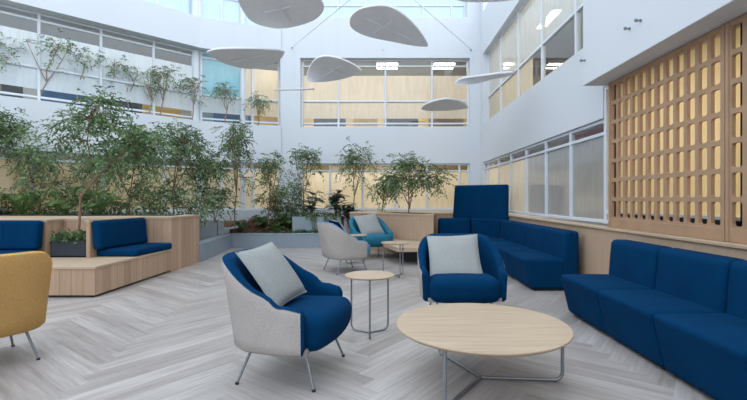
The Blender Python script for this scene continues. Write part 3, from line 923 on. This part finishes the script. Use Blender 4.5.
GF='ficus trees'
def T(px,Y,z): return ((px-CX)*Y/F,Y,z)
def simple_tree(label,px,Y,z0,h,rad,nleaf,seed,mat=None,leaf=.058,lean=.1,bark=None,name='ficus_tree',low=.35,group=GF,rz=1.0):
    r=random.Random(seed*7); base=T(px,Y,z0)
    p=[(0,0,0)]; 
    for i in range(1,6):
        t=i/5; p.append((lean*t+r.uniform(-.04,.04),r.uniform(-.04,.04),h*.8*t))
    ex=[]
    for k in range(3):
        a=r.uniform(0,2*PI); q=p[2]
        ex.append([q,(q[0]+math.cos(a)*rad*.3,q[1]+math.sin(a)*rad*.3,h*.55),(q[0]+math.cos(a)*rad*.6,q[1]+math.sin(a)*rad*.6,h*.82)])
    cr=[((lean*.8,0,h*(low+1)/2),(rad,rad*.8,h*(1-low)/2*rz)),((lean,0,h*.86),(rad*.6,rad*.5,h*.16))]
    return tree(name,label,base,p,cr,nleaf,leaf,mat or M_leaf,bark,.016,26,seed,'tree',group,ex)
simple_tree('leafy ficus tree cut by the left edge of the photo, behind the left booth',-8,7.9,.58,2.25,.62,2600,21,low=.3)
simple_tree('ficus tree with reddish stems standing behind the left booth back pad',38,8.6,.6,1.5,.62,1700,22,M_leafpale,low=.25)
simple_tree('dense ficus tree behind the right booth, just right of the bent trunk',128,8.3,.6,1.75,.72,2600,23,low=.2)
simple_tree('tall ficus tree above the end of the oak planter wall',172,9.0,.6,2.1,.78,3400,24,low=.2)
simple_tree('slim ficus tree reaching above the window head near the grey metal planter',235,9.9,.5,2.4,.52,2200,25,low=.25,lean=.05)
simple_tree('ficus tree between the two grey metal planters, wispy and low',268,10.6,.5,1.75,.55,1500,26,M_leaf,low=.3)
simple_tree('wispy ficus tree at the white corner post, growing from the back grey planter',303,10.68,.68,1.8,.5,1100,27,M_leaf,low=.25)
simple_tree('ficus tree rising over the light grey armchair beside the back windows',352,11.2,.55,2.1,.62,1300,28,M_leaf,low=.3)
simple_tree('short ficus tree behind the charcoal plant box, full of pale leaves',92,8.9,.6,1.45,.7,2000,29,M_leafpale,low=.15)
simple_tree('ficus tree behind the oak planter wall, in the gap left of the tallest crown',205,9.4,.55,1.5,.6,1700,30,low=.15)
GU='understory shrubs of the planting bed'
shr=[('olive green shrub at the far left behind the booth',8,8.3,.7,.5,M_leafolive),
     ('low olive shrub peeping over the planter rim behind the left booth divider',62,8.5,.75,.5,M_leafolive),
     ('bushy green shrub behind the right booth back pad',110,8.2,.65,.5,M_leaf),
     ('bushy green shrub behind the right corner of the booth',152,8.4,.75,.5,M_leaf),
     ('pale green shrub over the end of the oak planter wall',190,8.6,.8,.5,M_leafpale),
     ('green shrub growing above the half hidden grey planter',215,9.6,.75,.42,M_leaf),
     ('olive shrub against the back window left of the white corner post',275,11.0,.8,.45,M_leafolive),
     ('green shrub at the foot of the white corner post',292,11.0,.85,.4,M_leaf)]
for i,(lb,px,Y,h,rd,mt) in enumerate(shr): shrub('shrub',lb,T(px,Y,.62),h,rd,750,.065,mt,60+i,GU)
GP='arching ferns of the planting bed'
for i,(lb,px,Y,z,L,nf) in enumerate((('arching palm fern behind the left booth back pad',22,7.55,.87,.85,10),
    ('arching palm fern just left of the bent trunk',66,7.55,.87,.75,9),
    ('arching palm fern behind the top of the right booth back pad',100,7.55,.87,.8,10),
    ('upright green fern on the bark mulch nearest the back grey planter',288,10.75,.42,.75,18),
    ('low green fern on the bark mulch left of the larger ferns',262,10.75,.42,.6,16),
    ('small fern sprouting at the grey bed edging',276,10.45,.35,.42,14),
    ('broad fern beside the half hidden grey planter',240,10.4,.40,.45,14))):
    fern('fern',lb,T(px,Y,z),L,nf,80+i,None,GP)
GB='dark broad leaved plants'
for i,(lb,px,Y,z,h,n,ll) in enumerate((('dark broad leaved rubber plant in the left half of the back grey planter',312,10.65,.67,.62,55,.26),
    ('dark broad leaved rubber plant in the right end of the back grey planter',336,10.68,.67,.68,60,.28),
    ('dark broad leaved plant on the mulch between back grey planter and oak planter',349,10.6,.42,.8,60,.26),
    ('dark broad leaved plant low at the far left edge, behind the booth',-2,7.95,.6,.42,30,.24))):
    broadleaf('rubber_plant',lb,T(px,Y,z),h,n,ll,100+i,GB)
# trailing plant over the grey planter front
tr=thing('trailing_plant','green trailing vine spilling over the front of the back grey planter','plant',(-1.6,10.40,.72))
bs=MB(); bl=MB(); r=random.Random(9); keep=rnd; rnd=r
for k in range(16):
    x=r.uniform(-.6,.55); l=r.choice((.05,.08,.1,.28,.34)); pts=[Vector((x,.08,.0)),Vector((x,-.0,.02)),Vector((x+r.uniform(-.02,.02),-.02,-l*.5)),Vector((x+r.uniform(-.04,.04),-.02,-l))]
    bs.tube(pts,.003,5)
    for q in range(16):
        t=q/16*3; i=int(t); p=pts[i].lerp(pts[i+1],t-i); bl.leaf(p+Vector((0,-.008,0)),Vector((r.uniform(-1,1),-.6,-.5)),.05,.035,max(0,min(1,r.gauss(.5,.2))))
for k in range(260):
    p=Vector((r.uniform(-.6,.56),r.uniform(0,.3),r.uniform(0,.08))); bl.leaf(p,vrand(r)+Vector((0,-.3,.3)),.06,.04,max(0,min(1,r.gauss(.4,.2))))
rnd=keep
bs.build('vines',M_bark,tr); bl.build('leaves',M_leaf,tr)
# ground cover along the bed
b=MB(); r=random.Random(19); keep=rnd; rnd=r
for k in range(1500):
    if r.random()<.3: X=-1.1-abs(r.gauss(0,.9)); X=max(X,-3.0); Y=10.36+abs(r.gauss(0,.06)); z=.31+r.uniform(0,.07)
    else: X=r.uniform(-7.6,-3.3); Y=r.uniform(7.95,8.15); z=.66+r.uniform(0,.22)
    b.leaf(Vector((X,Y,z)),vrand(r)+Vector((0,-.3,.5)),.065,.04,max(0,min(1,r.gauss(.4,.25))))
rnd=keep
g=b.build('groundcover',M_leaf,None); tag(g,'low green groundcover along the rim of the planting bed','plants',None,'stuff')

# ------------------------------------------------------------------ oak planter and bench at the back
pl=thing('oak_planter','oak planter box at the back holding the round ficus','planter',(0,0,0))
poly=[(-.78,9.95),(.97,8.42),(1.10,9.35),(2.40,9.6),(2.40,11.75),(-.78,11.75)]
b=MB(); b.prism(poly,0,.815); b.build('boarded_side',M_oakplain,pl)
b=MB(); b.prism([(-.80,9.93),(.98,8.40),(1.115,9.34),(2.40,9.585),(2.40,11.76),(-.80,11.76)],.815,.845); b.build('planter_rim',M_oaktop,pl,bevel=.004)
d=Vector((1.75,-1.53,0)).normalized(); nrm=Vector((.658,.753,0))
b=MB()
o=Vector((-.78,9.95,0))+nrm*.16
q=[o+d*.85,o+d*1.95,o+d*1.95+nrm*.5,o+d*.85+nrm*.5]
b.prism([(p.x,p.y) for p in q],.84,.8475); b.build('soil',M_soil,pl)
bn=thing('oak_bench','low oak bench ledge in front of the back oak planter','bench',(0,0,0))
poly=[(.0,9.24),(.93,8.43),(.96,7.5),(.5,7.3),(-.05,8.2)]
poly=[(.10,9.16),(.955,8.40),(.99,7.42),(.22,7.42),(-.02,8.3)]
b=MB(); b.prism(poly,.235,.31); b.build('bench_top',M_oaktop,bn,bevel=.004)
c=Vector((.5,8.2)); b=MB(); b.prism([tuple(c+(Vector(p)-c)*.6+Vector((.08,.12))) for p in poly],0,.235); b.build('plinth',M_plinth,bn)  # support coloured black to pass for the shadow under the floating ledge
tree('ficus_tree','rounded ficus tree growing from the back oak planter, beside the blue screen',(.52,9.12,.84),
     [(0,0,0),(.01,0,.2),(.0,.02,.45),(.03,.03,.7),(.02,.04,.95)],
     [((.0,.05,.86),(.62,.5,.30)),((.42,.05,.72),(.42,.4,.28)),((-.25,.05,.7),(.34,.34,.26)),((.05,.05,1.1),(.34,.3,.18))],3000,.058,M_leaf,M_bark,.017,34,41,group=GF,
     extra=[[(.0,.02,.2),(-.12,.03,.45),(-.28,.05,.75)],[(0,.02,.3),(.16,.03,.5),(.4,.06,.75)],[(.02,0,.1),(.07,.02,.4),(.15,.03,.7)]])
simple_tree('small bushy ficus rising behind the teal armchair on the oak planter',382,10.4,.84,.75,.34,800,43,M_leaf,low=.15)

# ------------------------------------------------------------------ slender trees on the upper ledge
GL='slender trees on the upper floor ledge'
d45=Vector((1,1)).normalized()
ups=[('leftmost slender tree on the upper ledge, at the photo edge',-2,8.55,1.35,.42,.15),
     ('slender leaning tree on the upper ledge before the first window post',37,8.95,1.5,.6,.42),
     ('slender straight tree on the upper ledge, middle of the second window',75,9.4,1.4,.5,.0),
     ('slender tree with grey forked trunk on the upper ledge right of the third post',110,9.85,1.35,.52,.1),
     ('thin upright tree on the upper ledge left of the fourth window post',128,10.1,1.25,.42,-.05),
     ('thin upright tree on the upper ledge, just left of the pair by the post',151,10.35,1.2,.36,.0),
     ('slender leaning tree on the upper ledge beside the fourth window post',160,10.45,1.3,.46,.18),
     ('wispy tree on the upper ledge before the cyan window',192,10.85,1.15,.34,.06),
     ('wispy tree on the upper ledge at the right of the cyan window',225,11.2,1.0,.34,.04),
     ('small wispy tree on the upper ledge before the warm lit end window',258,11.5,.8,.3,.0)]
for i,(lb,px,Y,h,rd,ln) in enumerate(ups):
    Y+=.10
    simple_tree(lb,px,Y,S2-.02,h,rd,320,140+i,M_leafpale,.06,ln,M_barkpale,'slender_tree',.45,GL)
# bare saplings on the top ledge
for i,(lb,px,Y,h) in enumerate((('bare thin sapling on the top ledge, left of the pair',166,11.2,.9),('bare thin sapling on the top ledge, right of the pair',176,11.3,.9),('bare thin sapling on the top ledge by the large grey panel',214,11.9,.8))):
    simple_tree(lb,px,Y+.1,5.82,h,.3,40,170+i,M_leafpale,.05,.1,M_barkpale,'sapling',.4,'saplings on the top ledge')

# ------------------------------------------------------------------ hanging acoustic panels
GD='grey leaf shaped acoustic panels hanging in the atrium'
def disc(label,pts,c,Y,n,cross,thick=.035):
    n=Vector(n).normalized(); p0=at(c[0],c[1],Y)
    W=[ray_plane(x,y,p0,n) for x,y in pts]
    # round the outline with a closed Catmull-Rom curve
    m=len(W); S=[]
    for i in range(m):
        a,b_,c_,d_=W[i-1],W[i],W[(i+1)%m],W[(i+2)%m]
        for k in range(3):
            t=k/3
            S.append(.5*((2*b_)+(c_-a)*t+(2*a-5*b_+4*c_-d_)*t*t+(3*b_-a-3*c_+d_)*t**3))
    root=thing('hanging_baffle',label,'acoustic panel',p0,0,GD)
    S=[p-p0 for p in S]; up=-n if n.z<0 else n
    e=Vector((1,0,0)); e=(e-n*e.dot(n)).normalized(); g=n.cross(e)
    area=sum((S[i].dot(e)*S[(i+1)%len(S)].dot(g)-S[(i+1)%len(S)].dot(e)*S[i].dot(g)) for i in range(len(S)))
    if area*( 1 if g.cross(e).dot(up)<0 else -1)<0: S=S[::-1]
    b=MB(); k=len(S); cen=sum(S,Vector())/k
    ring=lambda sc,h:[cen+(p-cen)*sc+up*h for p in S]
    rows=[ring(.985,0),ring(1,.006),ring(1,thick-.006),ring(.985,thick)]
    b.grid([r_ for r_ in rows],True)
    b.face(rows[0][::-1]); b.face(rows[-1])
    b.build('felt_panel',M_disc,root,smooth=40)
    if cross:
        b=MB()
        for (x0,y0,x1,y1) in cross:
            a=ray_plane(x0,y0,p0,n)-p0-up*.008; q=ray_plane(x1,y1,p0,n)-p0-up*.008
            b.tube([a,q],.010,4)
        b.build('cross_bracket',M_discbar,root)
    b=MB()
    for f in (.33,-.33):
        q=cen+(S[0]-cen)*f; b.tube([q+up*thick,(q.x,q.y,7.6-p0.z)],.0012,4)
    b.build('suspension_wire',M_steel,root)
disc('large grey panel cut off by the top edge, nearest to the left windows',[(236,-6),(238,1),(244,13),(252,22),(264,26.7),(280,29),(299,26),(315,20),(323.5,11),(322,1.6),(312,-8),(295,-15),(270,-19),(246,-16)],(280,6),6.2,(0,-.12,-1),[(264,12,291,6),(274,-2,291,21)])
disc('grey leaf shaped panel near the top centre, its pointed end to the right',[(349.6,22.5),(352,15.5),(360,9.5),(372,6.5),(385,6),(395,9.5),(405,16),(414,24.5),(421,33),(426,41),(428,46),(424,47.2),(410,45.5),(392,42),(372,38),(358,33),(351,27.5)],(388,27),6.8,(0,-.18,-1),[(365,17.5,411,39),(374,32,392,20.5)])
disc('grey panel hanging in front of the cyan window on the left',[(207,53),(212.5,50.5),(227.5,49),(252.5,49),(272.5,50),(282.5,51.5),(284.5,53.7),(281,58.7),(275,63),(265,67),(252.5,69),(240,68),(225,63.7),(215,58.7),(208.7,55)],(246,58),7.4,(0,.03,-1),[(229,62,267,54),(235,54.5,258,62)])
disc('grey panel hanging before the left half of the upper back window',[(306.8,80),(306.8,75.3),(309.3,68),(314,60.8),(320,57.2),(329.7,56.7),(341.8,59.6),(353.8,65),(361,70.5),(360.6,73),(353.8,76),(341.8,79.4),(327.3,81.8),(312.9,82.5),(308,81.8)],(334,70),8.2,(0,-.2,-1),[(321,77,340,66),(321,65,344,74)])
disc('small grey panel hanging low before the right half of the upper back window',[(421.3,109),(423.7,106),(431,102.5),(440.6,100),(450,99.6),(459.9,101.8),(465.9,105),(468,107.8),(464.7,109),(450,110.7),(431,111.2),(423.7,110.2)],(445,106),8.8,(0,.02,-1),None)
disc('thin grey panel seen almost edge-on in front of the right hand wall',[(455.3,82.8),(462.5,79),(482,76.3),(500,74),(512,73),(514,74.5),(508,76.5),(495,79),(475.5,83.8),(461,85.2),(456,84.4)],(482,79.5),8.0,(0,.14,-1),None)
disc('grey panel at the very top edge right of centre, only its rim showing',[(452,-2),(460,1.2),(475,2.4),(495,2),(512,.4),(520,-3),(505,-9),(478,-11),(458,-7)],(485,-3),6.6,(0,.05,-1),None)
def edge_disc():
    c=at(294.5,90.2,8.6); d=(c-Vector((0,0,CH))).normalized()
    root=thing('hanging_baffle','thin grey panel seen edge-on as a line before the white corner post','acoustic panel',c,0,GD)
    n=Vector((.02,.24,-1)).normalized()
    e=Vector((1,0,-.09)); e=(e-n*e.dot(n)).normalized(); g=n.cross(e)
    b=MB(); rows=[]
    for h,sc in ((0,.985),(.006,1),(.02,1),(.026,.985)):
        rows.append([(e*math.cos(2*PI*k/40)*.40+g*math.sin(2*PI*k/40)*.30)*sc-n*h for k in range(40)])
    b.grid(rows,True); b.face(rows[0][::-1]); b.face(rows[-1]); b.build('felt_panel',M_disc,root,smooth=40)
    b=MB(); b.tube([(0,0,.02),(0,0,7.6-c.z)],.0012,4); b.build('suspension_wire',M_steel,root)
edge_disc()
for lb,a,q,Y in (('thin steel cable running up from the left anchor on the back wall',(292,48),(410,-49.7),6.5),('thin steel cable running up from the right anchor on the back wall',(471,50),(356,-50.9),7.2)):
    p=at(a[0],a[1],YB-.005); e=at(q[0],q[1],Y)
    root=thing('hanging_cable',lb,'cable',p,0,'steel stay cables')
    b=MB(); b.tube([(0,-.03,0),e-p],.006,6); b.build('wire',M_steel,root)
    b=MB(); b.lathe([(.001,-.03),(.02,-.03),(.02,.03),(.001,.03)],12); o=b.build('anchor',M_metal,root); o.rotation_euler=(PI/2,0,0)
# wall hooks on the bulkhead and back wall
def hook(label,p,nrm):
    root=thing('wall_hook',label,'hook',p,math.atan2(nrm[1],nrm[0]),'small steel wall hooks')
    b=MB(); b.tube([(0,0,0),(.012,0,0)],.014,12); b.build('backplate',M_metal,root)
    b=MB(); b.tube([(.01,0,0),(.05,0,0)],.007,8); b.tube([(.045+.014*math.cos(a),0,.014*math.sin(a)) for a in [2*PI*k/12 for k in range(13)]],.005,6,False)
    b.build('ring_eye',M_metal,root,smooth=60)
def onX(px,py,X): Y=F*X/(px-CX); return at(px,py,Y)
hook('small steel hook on the white bulkhead, lower left of the two close together',onX(630,28.5,2.34),(-1,0))
hook('small steel hook on the white bulkhead, upper right of the two close together',onX(641,20.5,2.34),(-1,0))
hook('small steel hook on the left edge of the white bulkhead',onX(585,60.5,2.34),(-1,0))
hook('small steel hook on the back wall above the upper window',at(383,50,YB),(0,-1))

# ------------------------------------------------------------------ rooms behind the windows: lamps and furniture
GLT='ceiling lights of the offices'
def lamp(label,x,y,z,rz,l=1.1,wd=.24,mat=None):
    root=thing('ceiling_light',label,'ceiling light',(x,y,z),rz,GLT)
    b=MB(); b.box(-l/2,l/2,-wd/2,wd/2,-.05,0); b.build('housing',M_frame,root)
    b=MB(); b.face([(-l/2+.02,-wd/2+.02,-.052),(-l/2+.02,wd/2-.02,-.052),(l/2-.02,wd/2-.02,-.052),(l/2-.02,-wd/2+.02,-.052)]); b.build('diffuser',mat or M_lampw,root)
for i,y in enumerate((2.5,4.1,8.4,10.6)):
    lamp('ceiling light behind the %s'%('right half of the oak lattice','left half of the oak lattice','right ground floor windows, the nearer','right ground floor windows, the farther')[i],3.7,y,2.62,PI/2,mat=M_lampw if i!=2 else M_lampc)
for i,x in enumerate((-2.0,-.3,1.5)):
    lamp('ceiling light behind the ground floor back windows, %s'%('at their left end','at their middle','at their right end')[i],x,13.0,2.62,0)
for i,x in enumerate((-1.6,.1,1.9)):
    lamp('ceiling light behind the upper back window, %s'%('at its left end','at its middle','at its right end')[i],x,13.75,5.45,0,.7,.62,M_lamps)
for i,y in enumerate((3.5,5.8,8.0,10.2)):
    lamp('ceiling light behind the upper right windows, %s'%('nearest the camera','second from the camera','third from the camera','farthest from the camera')[i],3.9,y,5.45,PI/2,mat=M_lampw)
for i,t in enumerate((.8,2.4,4.0,5.6)):
    p=Vector(LW[1])-d45*t+Vector((-1,1)).normalized()*1.6
    lamp('ceiling light behind the upper left windows, %s'%('farthest right','second from the right','third from the right','farthest left')[i],p.x,p.y,5.45,PI/4,mat=M_lampc)
    lamp('ceiling light behind the ground floor left windows, %s'%('farthest right','second from the right','third from the right','farthest left')[i],p.x,p.y,2.62,PI/4,mat=M_lampd)
lamp('ceiling light behind the ground floor curved window',-3.4,12.9,2.62,.3); lamp('ceiling light behind the upper curved window',-3.3,12.9,5.45,.3)
# red wall panel in the right ground room
rp=thing('hanging_banner_board','dark red board seen through the top strip of the right hand windows','wall panel',(2.95,5.62,2.0))
b=MB(); b.box(0,.05,0,1.1,0,.16); b.build('board',M_red,rp); b=MB(); b.box(.01,.03,.1,.13,.16,.62); b.box(.01,.03,.95,.98,.16,.62); b.build('hanger',M_black,rp)
# office furniture on the upper floor
def cabinet(label,x,y,z,rz,w,h,mat,grp='office cabinets on the upper floor'):
    root=thing('office_cabinet',label,'cabinet',(x,y,z),rz,grp)
    b=MB(); b.box(-w/2,w/2,-.2,.2,0,h); b.build('carcass',mat,root,bevel=.004,seg=1)
    for k in range(2):
        x0=-w/2+.01+k*(w/2); dr=MB(); dr.box(x0,x0+w/2-.02,-.22,-.2,.04,h-.02); do=dr.build('door',mat,root)
        hb=MB(); hb.box(x0+w/4-.05,x0+w/4+.05,-.235,-.22,h*.5,h*.5+.012); hb.build('handle',M_steel,do)
def screen(label,p,rz,w,h,mat,z=2.98):
    root=thing('desk_screen',label,'desk screen',(p[0],p[1],z),rz,'desk screens on the upper floor')
    b=MB(); b.rbox((0,0,h/2+.02),(w,.05,h),.015,6); b.build('panel',mat,root,smooth=60)
    b=MB(); b.box(-w/2,-w/2+.05,-.15,.15,0,.03); b.box(w/2-.05,w/2,-.15,.15,0,.03); b.build('foot',M_black,root)
cabinet('dark cabinet behind the upper back window, left',-1.6,12.75,2.98,0,.9,.66,M_black)
cabinet('cream cabinet behind the upper back window, left of centre',-.55,12.8,2.98,0,.7,.70,M_yellow)
cabinet('dark cabinet behind the upper back window, centre',.5,12.75,2.98,0,1.0,.64,M_black)
cabinet('oak cabinet behind the upper back window, right',1.85,12.9,2.98,0,1.0,.9,M_oakplain)
nl=Vector((-1,1)).normalized()
for i,(t,mt,lb) in enumerate(((.55,M_yellow,'yellow desk screen behind the upper left windows, farthest right'),(1.5,M_black,'black desk screen behind the upper left windows'),(2.6,M_bluepanel,'blue desk screen behind the upper left windows, right of the black one'),
    (3.9,M_black,'black desk screen behind the second upper left window'),(5.0,M_bluepanel,'blue desk screen behind the first upper left window'),(6.0,M_yellow,'yellow desk screen at the far left behind the upper windows'))):
    p=Vector(LW[1])-d45*t+nl*1.2; screen(lb,p,PI/4,1.0,.75,mt)
screen('blue desk screen behind the cyan upper window',(-4.3,12.2),.4,1.0,.8,M_bluepanel)
screen('yellow desk screen behind the upper curved window',(-3.3,12.6),.3,.8,.75,M_yellow)
